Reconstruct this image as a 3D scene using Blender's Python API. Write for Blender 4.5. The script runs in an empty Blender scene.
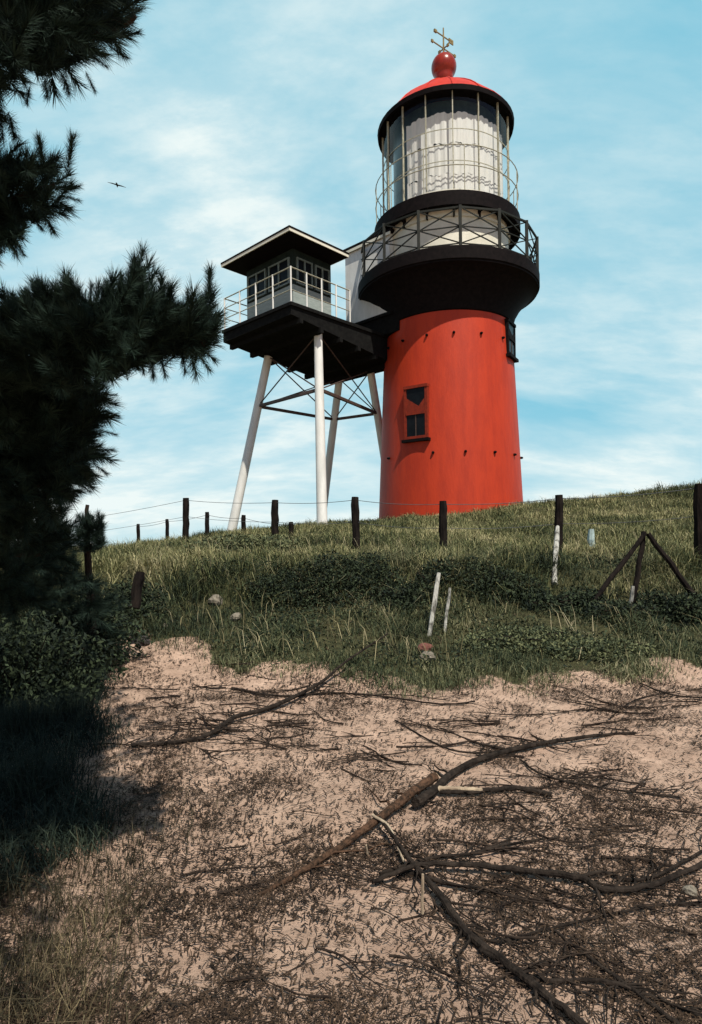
import bpy, math, random
import numpy as np
from mathutils import Vector, Matrix
random.seed(7); RNG = np.random.default_rng(7)
PI = math.pi
sc = bpy.context.scene
COL = sc.collection
EYE, F, HOR, ROLL = 1.6, 631.0, 545.0, math.radians(0.8)

# ------------------------------------------------------------------ materials
def mat(name, c1, c2=None, rough=0.7, scale=6.0, detail=6, bump=0.0, bscale=None, metal=0.0, spec=0.4, stretch=None, island=False, lo=0.35, hi=0.65):
    m = bpy.data.materials.new(name); m.use_nodes = True
    nt = m.node_tree; b = nt.nodes['Principled BSDF']
    b.inputs['Roughness'].default_value = rough
    b.inputs['Metallic'].default_value = metal
    b.inputs['Specular IOR Level'].default_value = spec
    if c2 is None: c2 = tuple(x * .75 for x in c1)
    tc = nt.nodes.new('ShaderNodeTexCoord')
    vec = tc.outputs['Object']
    if stretch:
        mp = nt.nodes.new('ShaderNodeMapping'); mp.inputs['Scale'].default_value = stretch
        nt.links.new(vec, mp.inputs['Vector']); vec = mp.outputs[0]
    n = nt.nodes.new('ShaderNodeTexNoise'); n.inputs['Scale'].default_value = scale; n.inputs['Detail'].default_value = detail
    n.inputs['Roughness'].default_value = .65
    nt.links.new(vec, n.inputs['Vector'])
    r = nt.nodes.new('ShaderNodeValToRGB')
    r.color_ramp.elements[0].position = lo; r.color_ramp.elements[1].position = hi
    r.color_ramp.elements[0].color = (*c2, 1); r.color_ramp.elements[1].color = (*c1, 1)
    if island:
        g = nt.nodes.new('ShaderNodeNewGeometry'); mx = nt.nodes.new('ShaderNodeMath'); mx.operation = 'MULTIPLY_ADD'
        mx.inputs[1].default_value = .45; 
        ad = nt.nodes.new('ShaderNodeMath'); ad.operation = 'MULTIPLY'; ad.inputs[1].default_value = .55
        nt.links.new(n.outputs['Fac'], ad.inputs[0])
        nt.links.new(g.outputs['Random Per Island'], mx.inputs[0]); nt.links.new(ad.outputs[0], mx.inputs[2])
        nt.links.new(mx.outputs[0], r.inputs[0])
    else:
        nt.links.new(n.outputs['Fac'], r.inputs[0])
    nt.links.new(r.outputs[0], b.inputs['Base Color'])
    if bump:
        n2 = nt.nodes.new('ShaderNodeTexNoise'); n2.inputs['Scale'].default_value = bscale or scale * 4; n2.inputs['Detail'].default_value = 8
        nt.links.new(vec, n2.inputs['Vector'])
        bp = nt.nodes.new('ShaderNodeBump'); bp.inputs['Strength'].default_value = bump; bp.inputs['Distance'].default_value = .03
        nt.links.new(n2.outputs['Fac'], bp.inputs['Height']); nt.links.new(bp.outputs[0], b.inputs['Normal'])
    return m

M = {}
M['red'] = mat('red_paint', (.48, .042, .012), (.40, .034, .0115), .55, 3.4, 9, .2, 22, stretch=(1, 1, .22), spec=.25, lo=.38, hi=.58)
M['domered'] = mat('dome_red_paint', (.58, .040, .016), (.46, .028, .013), .5, 4, spec=.2)
M['ballred'] = mat('ball_red_paint', (.30, .03, .015), (.22, .022, .012), .28, 4, spec=.3)
M['black'] = mat('black_iron_paint', (.012, .009, .009), (.006, .005, .005), .7, 8, spec=.05)
M['deckdark'] = mat('tarred_deck_timber', (.014, .014, .013), (.007, .007, .007), .9, 8, spec=.05)
M['iron'] = mat('dark_railing_iron', (.022, .024, .018), (.012, .013, .011), .6, 10, spec=.15)
M['cream'] = mat('cream_paint', (.80, .77, .64), (.68, .65, .52), .55, 3)
M['white'] = mat('white_paint', (.82, .81, .76), (.66, .65, .6), .55, 4, stretch=(1, 1, .3), bump=.05)
M['rail'] = mat('pale_railing_paint', (.48, .46, .35), (.28, .27, .19), .5, 12)
M['palewall'] = mat('pale_grey_green_boarding', (.36, .41, .385), (.25, .30, .28), .6, 5, stretch=(1, 1, 6))
M['darkwall'] = mat('dark_green_shaded_wall', (.022, .034, .031), (.012, .02, .018), .7, 6, spec=.1)
M['darkframe'] = mat('faded_green_window_paint', (.20, .25, .23), (.12, .15, .14), .6, 8)
M['brace'] = mat('rusty_brace_steel', (.10, .06, .045), (.045, .03, .025), .6, 10)
M['curtain'] = mat('white_curtain_cloth', (.74, .73, .68), (.64, .63, .58), .8, 9, stretch=(1, 1, .12))
M['lens'] = mat('dark_lens_body', (.03, .05, .047), (.015, .025, .024), .35, 5)
M['brass'] = mat('brass_vane', (.35, .26, .10), (.2, .14, .06), .45, 8, metal=.3)
M['pane'] = mat('dark_window_glass', (.008, .010, .012), (.004, .005, .006), .3, 3, spec=.15)
M['bark'] = mat('pine_bark', (.05, .034, .026), (.016, .012, .010), .95, 12, 8, .6, 30, stretch=(1, 1, .3), spec=.05)
M['needle'] = mat('pine_needles', (.022, .042, .028), (.008, .016, .012), .8, 4, island=True, spec=.15)
M['needle2'] = mat('far_pine_needles', (.020, .036, .024), (.007, .014, .011), .8, 4, island=True, spec=.15)
M['leaf'] = mat('dark_shrub_leaves', (.040, .055, .026), (.009, .015, .010), .8, 2.5, island=True, spec=.2)
M['leaflight'] = mat('grey_green_shrub_leaves', (.15, .16, .075), (.04, .055, .03), .8, 2.5, island=True, spec=.2)
M['deadwood'] = mat('dead_dark_wood', (.042, .032, .025), (.010, .008, .007), .95, 18, 8, .5, 50, spec=.06)
M['brownwood'] = mat('dead_brown_wood', (.12, .066, .04), (.025, .018, .013), .95, 34, 8, .6, 60, spec=.06, lo=.38, hi=.66)
M['palewood'] = mat('bleached_wood', (.46, .36, .24), (.22, .16, .11), .85, 20, 8, .4, 60, stretch=(1, 1, .25))
M['cutwood'] = mat('sawn_wood_face', (.62, .47, .30), (.42, .30, .18), .8, 20)
M['postwood'] = mat('dark_fence_timber', (.022, .017, .014), (.007, .006, .006), .95, 16, 8, .5, 40, stretch=(1, 1, .2), spec=.05)
M['graywood'] = mat('silvered_timber', (.42, .41, .36), (.09, .085, .07), .9, 14, 8, .6, 40, stretch=(1, 1, .35), lo=.40, hi=.56)
M['bluewood'] = mat('pale_blue_paint', (.42, .52, .50), (.28, .36, .35), .7, 14)
M['wire'] = mat('galvanised_wire', (.10, .11, .11), (.06, .06, .06), .5, 30)
M['stone'] = mat('pale_stone', (.27, .235, .18), (.14, .12, .09), .9, 9, 8, .5, 30)
M['darkstone'] = mat('dark_stone', (.05, .04, .035), (.025, .02, .02), .9, 9, 8, .5, 30)
M['brick'] = mat('broken_brick_red', (.20, .07, .05), (.1, .04, .03), .9, 14, 8, .5, 30)
M['bird'] = mat('dark_bird_plumage', (.05, .05, .05), (.03, .03, .03), .8, 20)
M['litter'] = mat('dark_needle_litter', (.085, .055, .035), (.010, .008, .007), .95, 3, island=True, lo=.25, hi=.8, spec=.1)
M['twig'] = mat('dry_twig_bark', (.05, .036, .027), (.012, .009, .008), .95, 20, spec=.06)
M['twigpale'] = mat('dry_pale_twig', (.45, .36, .25), (.22, .17, .12), .9, 20)

def grass_mat(name, stops, pscale=.55):
    m = bpy.data.materials.new(name); m.use_nodes = True
    nt = m.node_tree; b = nt.nodes['Principled BSDF']; b.inputs['Roughness'].default_value = .8
    b.inputs['Specular IOR Level'].default_value = .2
    g = nt.nodes.new('ShaderNodeNewGeometry'); tc = nt.nodes.new('ShaderNodeTexCoord')
    n = nt.nodes.new('ShaderNodeTexNoise'); n.inputs['Scale'].default_value = pscale; n.inputs['Detail'].default_value = 5; n.inputs['Roughness'].default_value = .6
    nt.links.new(tc.outputs['Object'], n.inputs['Vector'])
    a = nt.nodes.new('ShaderNodeMath'); a.operation = 'MULTIPLY_ADD'; a.inputs[1].default_value = .5
    c = nt.nodes.new('ShaderNodeMath'); c.operation = 'MULTIPLY_ADD'; c.inputs[1].default_value = 1.5; c.inputs[2].default_value = -.5
    nt.links.new(n.outputs['Fac'], c.inputs[0])
    nt.links.new(g.outputs['Random Per Island'], a.inputs[0]); nt.links.new(c.outputs[0], a.inputs[2])
    r = nt.nodes.new('ShaderNodeValToRGB'); els = r.color_ramp.elements
    els[0].position = stops[0][0]; els[0].color = (*stops[0][1], 1)
    els[1].position = stops[-1][0]; els[1].color = (*stops[-1][1], 1)
    for p, col in stops[1:-1]:
        e = els.new(p); e.color = (*col, 1)
    nt.links.new(a.outputs[0], r.inputs[0]); nt.links.new(r.outputs[0], b.inputs['Base Color'])
    return m
M['grass'] = grass_mat('dune_grass_blades', [(.12, (.012, .020, .010)), (.33, (.050, .066, .028)), (.5, (.15, .16, .065)), (.7, (.34, .31, .15)), (1., (.60, .52, .31))])
M['bankgrass'] = grass_mat('bank_grass_blades', [(.12, (.010, .018, .010)), (.36, (.032, .045, .022)), (.55, (.085, .098, .045)), (.75, (.21, .20, .105)), (1., (.48, .41, .26))])
M['straw'] = grass_mat('dry_straw_stems', [(.1, (.10, .09, .04)), (.6, (.30, .26, .14)), (1., (.52, .45, .29))], 2)
M['dryblade'] = grass_mat('dry_foreground_grass', [(.1, (.016, .018, .010)), (.5, (.045, .038, .02)), (.8, (.13, .10, .055)), (1., (.40, .32, .18))], 1.5)
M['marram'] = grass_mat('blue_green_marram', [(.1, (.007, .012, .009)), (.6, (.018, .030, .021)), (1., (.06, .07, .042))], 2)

def ground_mat():
    m = bpy.data.materials.new('dune_sand_and_turf'); m.use_nodes = True
    nt = m.node_tree; b = nt.nodes['Principled BSDF']; b.inputs['Roughness'].default_value = .95; b.inputs['Specular IOR Level'].default_value = .1
    tc = nt.nodes.new('ShaderNodeTexCoord'); L = nt.links.new
    def noise(s, d=8, r=.65):
        n = nt.nodes.new('ShaderNodeTexNoise'); n.inputs['Scale'].default_value = s; n.inputs['Detail'].default_value = d; n.inputs['Roughness'].default_value = r
        L(tc.outputs['Object'], n.inputs['Vector']); return n.outputs['Fac']
    def ramp(src, a, b_, ca, cb):
        r = nt.nodes.new('ShaderNodeValToRGB'); e = r.color_ramp.elements
        e[0].position = a; e[1].position = b_; e[0].color = (*ca, 1); e[1].color = (*cb, 1); L(src, r.inputs[0]); return r.outputs[0]
    def mix(f, a, b_):
        x = nt.nodes.new('ShaderNodeMix'); x.data_type = 'RGBA'; L(f, x.inputs[0]); L(a, x.inputs[6]); L(b_, x.inputs[7]); return x.outputs[2]
    sand = ramp(noise(5), .3, .7, (.35, .235, .17), (.60, .42, .31))
    humus = ramp(noise(30), .35, .65, (.05, .035, .025), (.16, .10, .065))
    att = nt.nodes.new('ShaderNodeAttribute'); att.attribute_name = 'humus'
    sp = noise(26, 10, .8)
    ad = nt.nodes.new('ShaderNodeMath'); ad.operation = 'MULTIPLY_ADD'; ad.inputs[1].default_value = .55; L(att.outputs['Fac'], ad.inputs[0]); L(sp, ad.inputs[2])
    hf = ramp(ad.outputs[0], .60, .68, (0, 0, 0), (1, 1, 1))
    c1 = mix(hf, sand, humus)
    tn = noise(22, 10, .75); at2 = nt.nodes.new('ShaderNodeAttribute'); at2.attribute_name = 'turf'
    ta = nt.nodes.new('ShaderNodeMath'); ta.operation = 'ADD'; L(at2.outputs['Fac'], ta.inputs[0]); L(tn, ta.inputs[1])
    tf = ramp(ta.outputs[0], .85, 1.0, (0, 0, 0), (1, 1, 1))
    turf = ramp(noise(7), .3, .7, (.025, .028, .013), (.09, .085, .04))
    c2 = mix(tf, c1, turf)
    L(c2, b.inputs['Base Color'])
    bp = nt.nodes.new('ShaderNodeBump'); bp.inputs['Strength'].default_value = .9; bp.inputs['Distance'].default_value = .035
    L(noise(16, 12, .75), bp.inputs['Height']); L(bp.outputs[0], b.inputs['Normal'])
    return m
M['ground'] = ground_mat()

def glass_mat():
    m = bpy.data.materials.new('clear_lantern_glass'); m.use_nodes = True
    nt = m.node_tree; nt.nodes.remove(nt.nodes['Principled BSDF']); out = nt.nodes['Material Output']
    t = nt.nodes.new('ShaderNodeBsdfTransparent'); t.inputs[0].default_value = (.98, .99, .99, 1)
    g = nt.nodes.new('ShaderNodeBsdfGlossy'); g.inputs['Roughness'].default_value = .03
    lw = nt.nodes.new('ShaderNodeLayerWeight'); lw.inputs[0].default_value = .2
    fr = nt.nodes.new('ShaderNodeMath'); fr.operation = 'MULTIPLY'; fr.inputs[1].default_value = .25; nt.links.new(lw.outputs['Facing'], fr.inputs[0])
    mx = nt.nodes.new('ShaderNodeMixShader')
    nt.links.new(fr.outputs[0], mx.inputs[0]); nt.links.new(t.outputs[0], mx.inputs[1]); nt.links.new(g.outputs[0], mx.inputs[2])
    nt.links.new(mx.outputs[0], out.inputs[0]); return m
M['glass'] = glass_mat()

# ------------------------------------------------------------------ builders
class MB:
    def __init__(s): s.v = []; s.f = []
    def add(s, vs, fs):
        o = len(s.v); s.v += [tuple(p) for p in vs]; s.f += [tuple(i + o for i in q) for q in fs]
    def box(s, c, dx, dy, dz, ax=(1, 0, 0), ay=None, az=(0, 0, 1)):
        ax = Vector(ax).normalized(); az = Vector(az).normalized()
        ay = Vector(ay).normalized() if ay is not None else az.cross(ax).normalized()
        c = Vector(c); vs = []
        for k in (-1, 1):
            for i, j in ((-1, -1), (1, -1), (1, 1), (-1, 1)):
                vs.append(c + ax * (i * dx / 2) + ay * (j * dy / 2) + az * (k * dz / 2))
        s.add(vs, [(3, 2, 1, 0), (4, 5, 6, 7), (0, 1, 5, 4), (1, 2, 6, 5), (2, 3, 7, 6), (3, 0, 4, 7)])
    def bar(s, a, b, w, h=None):
        a, b = Vector(a), Vector(b); d = (b - a); L = d.length; d.normalize()
        up = Vector((0, 0, 1)) if abs(d.z) < .95 else Vector((0, 1, 0))
        ay = up.cross(d).normalized(); az = d.cross(ay)
        s.box((a + b) / 2, L, w, h or w, d, ay, az)
    def tube(s, pts, rad, n=8, caps=True, wob=0.0):
        pts = [Vector(p) for p in pts]
        if not hasattr(rad, '__len__'): rad = [rad] * len(pts)
        d0 = (pts[1] - pts[0]).normalized()
        ref = Vector((0, 0, 1)) if abs(d0.z) < .9 else Vector((1, 0, 0))
        nx = d0.cross(ref).normalized(); vs = []; fs = []
        for i, p in enumerate(pts):
            d = (pts[min(i + 1, len(pts) - 1)] - pts[max(i - 1, 0)])
            if d.length < 1e-9: d = d0
            d.normalize(); nx = (nx - d * nx.dot(d)).normalized(); ny = d.cross(nx)
            for k in range(n):
                a = 2 * PI * k / n; r = rad[i] * (1 + wob * random.uniform(-1, 1))
                vs.append(p + nx * (r * math.cos(a)) + ny * (r * math.sin(a)))
        for i in range(len(pts) - 1):
            for k in range(n):
                fs.append((i * n + k, i * n + (k + 1) % n, (i + 1) * n + (k + 1) % n, (i + 1) * n + k))
        if caps:
            fs.append(tuple(range(n - 1, -1, -1))); e = (len(pts) - 1) * n; fs.append(tuple(range(e, e + n)))
        s.add(vs, fs)
    def lathe(s, prof, n=64, a0=0.0, a1=2 * PI, c=(0, 0)):
        full = abs(a1 - a0 - 2 * PI) < 1e-6; m = n if full else n + 1; vs = []; fs = []
        for r, z in prof:
            for k in range(m):
                a = a0 + (a1 - a0) * k / n; vs.append((c[0] + r * math.cos(a), c[1] + r * math.sin(a), z))
        for i in range(len(prof) - 1):
            for k in range(n):
                k2 = (k + 1) % m if full else k + 1
                fs.append((i * m + k, i * m + k2, (i + 1) * m + k2, (i + 1) * m + k))
        s.add(vs, fs)
    def build(s, name, m, parent=None, smooth=False, mats=None):
        me = bpy.data.meshes.new(name); me.from_pydata(s.v, [], s.f)
        for x in (mats or [m]): me.materials.append(x)
        if smooth: me.polygons.foreach_set('use_smooth', [True] * len(me.polygons))
        me.update(); o = bpy.data.objects.new(name, me); COL.objects.link(o)
        if parent: o.parent = parent; o.matrix_parent_inverse = Matrix.Identity(4)
        return o

def np_mesh(name, V, tris=None, quads=None, m=None, parent=None):
    me = bpy.data.meshes.new(name); V = np.asarray(V, dtype=np.float32)
    me.vertices.add(len(V)); me.vertices.foreach_set('co', V.ravel())
    nt_ = 0 if tris is None else len(tris); nq = 0 if quads is None else len(quads)
    li = []
    if nt_: li.append(np.asarray(tris, dtype=np.int32).ravel())
    if nq: li.append(np.asarray(quads, dtype=np.int32).ravel())
    li = np.concatenate(li); me.loops.add(len(li)); me.loops.foreach_set('vertex_index', li)
    me.polygons.add(nt_ + nq)
    st = np.concatenate([np.arange(nt_) * 3, nt_ * 3 + np.arange(nq) * 4]).astype(np.int32)
    me.polygons.foreach_set('loop_start', st)
    me.materials.append(m); me.update(calc_edges=True)
    o = bpy.data.objects.new(name, me); COL.objects.link(o)
    if parent: o.parent = parent
    return o

def tag(o, label=None, cat=None, group=None, kind=None):
    if label: o['label'] = label
    if cat: o['category'] = cat
    if group: o['group'] = group
    if kind: o['kind'] = kind
    return o
def thing(name, label, cat, loc=(0, 0, 0), group=None):
    o = bpy.data.objects.new(name, None); COL.objects.link(o); o.location = loc; o.empty_display_size = .2
    return tag(o, label, cat, group)

# a picture position at a chosen distance, as a place in the world
def P(px, py, d):
    dx, dy = px - 351, HOR - py; c, s = math.cos(ROLL), math.sin(ROLL)
    dx, dy = dx * c + dy * s, -dx * s + dy * c
    return Vector((dx / F * d, d, EYE + dy / F * d))

# ------------------------------------------------------------------ terrain
_tab = RNG.random((256, 256))
def vnoise(x, y, s, ox=0.):
    x = np.asarray(x, float) * s + 37.3 + ox; y = np.asarray(y, float) * s + 11.7 + ox * .7
    xi = np.floor(x).astype(int); yi = np.floor(y).astype(int); fx = x - xi; fy = y - yi
    fx = fx * fx * (3 - 2 * fx); fy = fy * fy * (3 - 2 * fy)
    g = lambda i, j: _tab[i % 256, j % 256]
    return (g(xi, yi) * (1 - fx) + g(xi + 1, yi) * fx) * (1 - fy) + (g(xi, yi + 1) * (1 - fx) + g(xi + 1, yi + 1) * fx) * fy
def fbm(x, y, s, ox=0.): return (vnoise(x, y, s, ox) + .5 * vnoise(x, y, s * 2.1, ox + 5) + .25 * vnoise(x, y, s * 4.3, ox + 9)) / 1.75
CX = [-80, -30, -12, -7, -4, -.9, 3.4, 6, 9.5, 14, 30, 80]
CZ = [.1, .4, 1.0, 1.46, 1.92, 2.20, 2.42, 2.72, 3.08, 3.3, 3.2, 2.3]
PY = [-60, -6, 0, 3, 6, 7.5, 8.5, 8.95, 9.3, 11.6]
PZ = [-.5, -.1, 0, .02, .22, .49, .72, .92, 1.20, 1.42]
def ground_z(x, y):
    x = np.asarray(x, float); y = np.asarray(y, float)
    cz = np.interp(x, CX, CZ)
    sh = (fbm(x, y * 0 + 3, .45) - .5) * 1.5 * np.clip((y - 5) / 3, 0, 1) * np.clip((13 - y) / 2, 0, 1)
    near = np.interp(y - sh, PY, PZ)
    lc = np.minimum(1.42, cz)
    near = np.where(near > .9, .9 + (near - .9) * np.clip((lc - .9) / .52, 0, 1), near)
    t = np.clip((y - 11.4) / 7.6, 0, 1); t = t * (.55 + .45 * t)
    up = lc + (cz - lc) * t
    z = np.where(y > 11.4, up, near)
    far = np.clip((y - 27) / 60, 0, 1); z = z * (1 - far) + (-3.) * far
    amp = np.interp(y, [0, 5, 7, 12, 25, 60], [.05, .07, .16, .16, .12, .6])
    z = z + (fbm(x, y, .9, 3) - .5) * amp
    z = z + (fbm(x, y, 4.5, 8) - .5) * .05 * np.clip((30 - y) / 10, 0, 1)
    return z
def gz(x, y): return float(ground_z(x, y))
def ysand(x): return np.interp(x, [-6, -3.3, -2.6, -2.1, -1.2, 0, 2, 3, 4.5], [5.2, 7.0, 7.9, 7.3, 6.35, 6.05, 5.9, 6.1, 6.6]) + (fbm(x, np.asarray(x) * 0, 1.7, 21) - .5) * .9
def G(px, py):
    lo, hi = .8, 60.
    d = lo
    while d < hi:
        p = P(px, py, d)
        if p.z < gz(p.x, p.y): break
        d *= 1.02
    a, b = d / 1.02, d
    for _ in range(18):
        c = (a + b) / 2; p = P(px, py, c)
        if p.z < gz(p.x, p.y): b = c
        else: a = c
    return P(px, py, b)

xs = np.unique(np.concatenate([np.linspace(-900, -60, 15), np.linspace(-60, -12, 30), np.linspace(-12, -4, 45), np.linspace(-4, 5, 200), np.linspace(5, 14, 70), np.linspace(14, 60, 30), np.linspace(60, 900, 15)]))
ys = np.unique(np.concatenate([np.linspace(-200, -5, 15), np.linspace(-5, 1, 20), np.linspace(1, 10.5, 230), np.linspace(10.5, 26, 110), np.linspace(26, 90, 30), np.linspace(90, 2500, 20)]))
GX, GY = np.meshgrid(xs, ys); GZ = ground_z(GX, GY)
nx_, ny_ = len(xs), len(ys)
V = np.stack([GX, GY, GZ], -1).reshape(-1, 3)
i = (np.arange(ny_ - 1)[:, None] * nx_ + np.arange(nx_ - 1)[None, :]).ravel()
ground = np_mesh('ground', V, quads=np.stack([i, i + 1, i + nx_ + 1, i + nx_], -1), m=M['ground'])
ground['kind'] = 'structure'
ground.data.polygons.foreach_set('use_smooth', [True] * len(ground.data.polygons))
tw = np.clip((GY - ysand(GX) - .15) / .5 + (fbm(GX, GY, 3, 2) - .5) * 1.6, 0, 1)
at = ground.data.attributes.new('turf', 'FLOAT', 'POINT'); at.data.foreach_set('value', tw.ravel().astype(np.float32))
HP = [(G(230, 735), 1.0, .5), (G(520, 850), .9, .7), (G(620, 860), .8, .6), (G(600, 960), .7, .5), (G(640, 1000), .6, .6), (G(470, 830), .5, .5), (G(340, 800), .7, .25), (G(60, 900), .9, .5), (G(60, 1000), .7, .5), (G(350, 940), .5, .25), (G(420, 730), .9, .35)]
hm = np.zeros_like(GX)
for p, r, a in HP: hm += a * np.exp(-(((GX - p.x) / r) ** 2 + ((GY - p.y) / (r * .8)) ** 2))
hm = np.clip(hm, 0, .75) * .06 + (fbm(GX, GY, 1.3, 4) - .5) * .35 + .035
at = ground.data.attributes.new('humus', 'FLOAT', 'POINT'); at.data.foreach_set('value', hm.ravel().astype(np.float32))
def humus(x, y):
    h = np.zeros_like(x)
    for p, r, a in HP: h += a * np.exp(-(((x - p.x) / r) ** 2 + ((y - p.y) / (r * .8)) ** 2))
    return np.clip(h, 0, .9)

# ------------------------------------------------------------------ grass and litter (uncountable)
def blades(name, X, Y, Z0, h, w, lean, m, parent=None, bias=(0, 0)):
    n = len(X); a = RNG.uniform(0, 2 * PI, n); b = a + RNG.normal(0, 1.2, n) + PI / 2
    lx = np.cos(a) * lean + bias[0]; ly = np.sin(a) * lean + bias[1]
    px_, py_ = np.cos(b) * w / 2, np.sin(b) * w / 2
    V = np.zeros((n, 5, 3))
    V[:, 0] = np.stack([X - px_, Y - py_, Z0 - .03], -1); V[:, 1] = np.stack([X + px_, Y + py_, Z0 - .03], -1)
    mx, my, mz = X + lx * h * .35, Y + ly * h * .35, Z0 + h * .62
    V[:, 2] = np.stack([mx + px_ * .8, my + py_ * .8, mz], -1); V[:, 3] = np.stack([mx - px_ * .8, my - py_ * .8, mz], -1)
    V[:, 4] = np.stack([X + lx * h, Y + ly * h, Z0 + h * np.clip(1 - .35 * lean ** 2, .3, 1)], -1)
    o = np.arange(n)[:, None] * 5
    return np_mesh(name, V.reshape(-1, 3), tris=o + np.array([[3, 2, 4]]), quads=o + np.array([[0, 1, 2, 3]]), m=m, parent=parent)

N = 420000
Y = 5.2 + (24 - 5.2) * RNG.random(N) ** 1.15
X = (RNG.random(N) * 1.36 - .68) * (Y + 1.5)
keep = RNG.random(N) < np.clip((Y - ysand(X) + .12) / .45 + (fbm(X, Y, 2.2, 2) - .5) * 1.6, 0, 1) * (.25 + .75 * np.clip((fbm(X, Y, 2.8, 31) - .30) * 4, 0, 1))
keep &= ((X - 3.47) ** 2 + (Y - 22) ** 2) > 2.5 ** 2
X, Y = X[keep], Y[keep]; Z = ground_z(X, Y)
tall = np.interp(Y, [5.5, 7, 8.6, 9.2, 10.5, 13, 24], [.09, .12, .15, .26, .20, .18, .20])
clump = fbm(X, Y, 1.6, 14)
h = tall * RNG.uniform(.5, 1.3, len(X)) * (.1 + 1.7 * np.clip((clump - .25) * 1.7, 0, 1))
W = np.interp(Y, [5, 9, 22], [.006, .009, .015]) * RNG.uniform(.6, 1.3, len(X)); LN = np.abs(RNG.normal(.95, .7, len(X)))
lowz = Y < 10.0 + (fbm(X, Y, 1.1, 70) - .5) * 3.5
for nm, mk, mm, lb in (('dune_grass', ~lowz, 'grass', 'rough olive dune grass on the upper slope below the lighthouse'), ('bank_grass', lowz, 'bankgrass', 'darker matted green grass on the bank above the sand')):
    tag(blades(nm, X[mk], Y[mk], Z[mk], h[mk], W[mk], LN[mk], M[mm]), lb, 'grass', kind='stuff')
n = 5200; X = RNG.uniform(-6, 8, n); Y = RNG.uniform(6.6, 13.5, n); kk = RNG.random(n) < np.clip((fbm(X, Y, 1.8, 95) - .45) * 6, 0, 1) * (Y > ysand(X) + .2); X, Y = X[kk], Y[kk]
tag(blades('dry_stems', X, Y, ground_z(X, Y), RNG.uniform(.18, .48, len(X)), RNG.uniform(.004, .008, len(X)), np.abs(RNG.normal(.7, .35, len(X))), M['straw'], bias=(-.3, 0)), 'pale wind blown dry grass stems standing above the bank grass', 'grass', kind='stuff')
# matted scrub among the grass of the bank
n = 90000; X = RNG.uniform(-6, 7.5, n); Y = RNG.uniform(6.4, 11.0, n)
den = np.clip((fbm(X, Y, 1.1, 80) - .46) * 4.5 + .9 * np.exp(-((Y - 8.9 - 1.6 * (fbm(X, Y, .8, 83) - .5)) / .6) ** 2) * np.clip((fbm(X, Y, 1.9, 84) - .3) * 3, 0, 1), 0, 1) * np.clip((Y - ysand(X) - .25) * 1.5, 0, 1) * np.clip((11 - Y) / 1.2, 0, 1)
kk = RNG.random(n) < den * .8; X, Y, den = X[kk], Y[kk], den[kk]; n = len(X)
C = np.stack([X, Y, ground_z(X, Y) + RNG.random(n) ** 1.4 * (.05 + .24 * den * fbm(X, Y, 3.1, 81))], -1)
A = RNG.normal(0, 1, (n, 3)); A /= np.linalg.norm(A, axis=1)[:, None]; B = np.cross(A, RNG.normal(0, 1, (n, 3))); B /= np.linalg.norm(B, axis=1)[:, None]
l = RNG.uniform(.5, 1.3, n)[:, None] * .026; oo = np.arange(n)[:, None] * 4
tag(np_mesh('ground_scrub', np.stack([C - A * l, C + B * l * .4, C + A * l, C - B * l * .4], 1).reshape(-1, 3), quads=oo + np.array([[0, 1, 2, 3]]), m=M['leaf']), 'low dark matted scrub creeping through the grass of the bank', 'scrub', kind='stuff')
# dark blades added below the pine to deepen its shade on the ground
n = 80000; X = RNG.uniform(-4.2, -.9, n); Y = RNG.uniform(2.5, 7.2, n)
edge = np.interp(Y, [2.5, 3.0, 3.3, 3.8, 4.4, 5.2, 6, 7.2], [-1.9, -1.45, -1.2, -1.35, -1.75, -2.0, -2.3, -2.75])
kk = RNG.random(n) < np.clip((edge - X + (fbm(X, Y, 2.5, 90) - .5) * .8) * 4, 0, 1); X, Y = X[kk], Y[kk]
tag(blades('shade_blades', X, Y, ground_z(X, Y), RNG.uniform(.05, .24, len(X)), RNG.uniform(.003, .007, len(X)), np.abs(RNG.normal(.95, .55, len(X))), M['marram']), 'dark blue green blades added to deepen the pine shadow on the ground', 'shade_blades', kind='stuff')
# long drooping grass on the lip of the bank
N = 16000
X = RNG.uniform(-6, 7.5, N); sh = (fbm(X, X * 0 + 3, .45) - .5) * 1.5
Y = 9.25 + sh + RNG.normal(0, .4, N); kk = RNG.random(N) < np.clip((fbm(X, Y, 1.5, 40) - .47) * 6, 0, 1); X, Y = X[kk], Y[kk]; Z = ground_z(X, Y)
g2 = blades('lip_grass', X, Y, Z, RNG.uniform(.12, .42, len(X)), RNG.uniform(.006, .011, len(X)), np.abs(RNG.normal(.7, .4, len(X))), M['grass'], bias=(.1, -.4))
tag(g2, 'longer grass drooping over the lip of the bank', 'grass', kind='stuff')
# sparse dry grass, lower left foreground
N = 22000
X = RNG.uniform(-2.4, -.55, N); Y = RNG.uniform(1.6, 4.4, N)
kk = RNG.random(N) < np.clip((-.72 - .08 * (Y - 2) - X + (fbm(X, Y, 2.2, 50) - .5) * .9) * 2.5, 0, 1) * np.clip((3.5 - Y) * 1.5, .08, 1) * np.clip((fbm(X, Y, 3., 51) - .36) * 5, 0.02, 1)
X, Y = X[kk], Y[kk]; Z = ground_z(X, Y)
g3 = blades('dry_grass', X, Y, Z, RNG.uniform(.05, .26, len(X)), RNG.uniform(.0018, .0036, len(X)), np.abs(RNG.normal(.8, .5, len(X))), M['dryblade'], bias=(.35, -.1))
tag(g3, 'thin dry yellowish grass in the lower left foreground', 'grass', kind='stuff')
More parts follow.
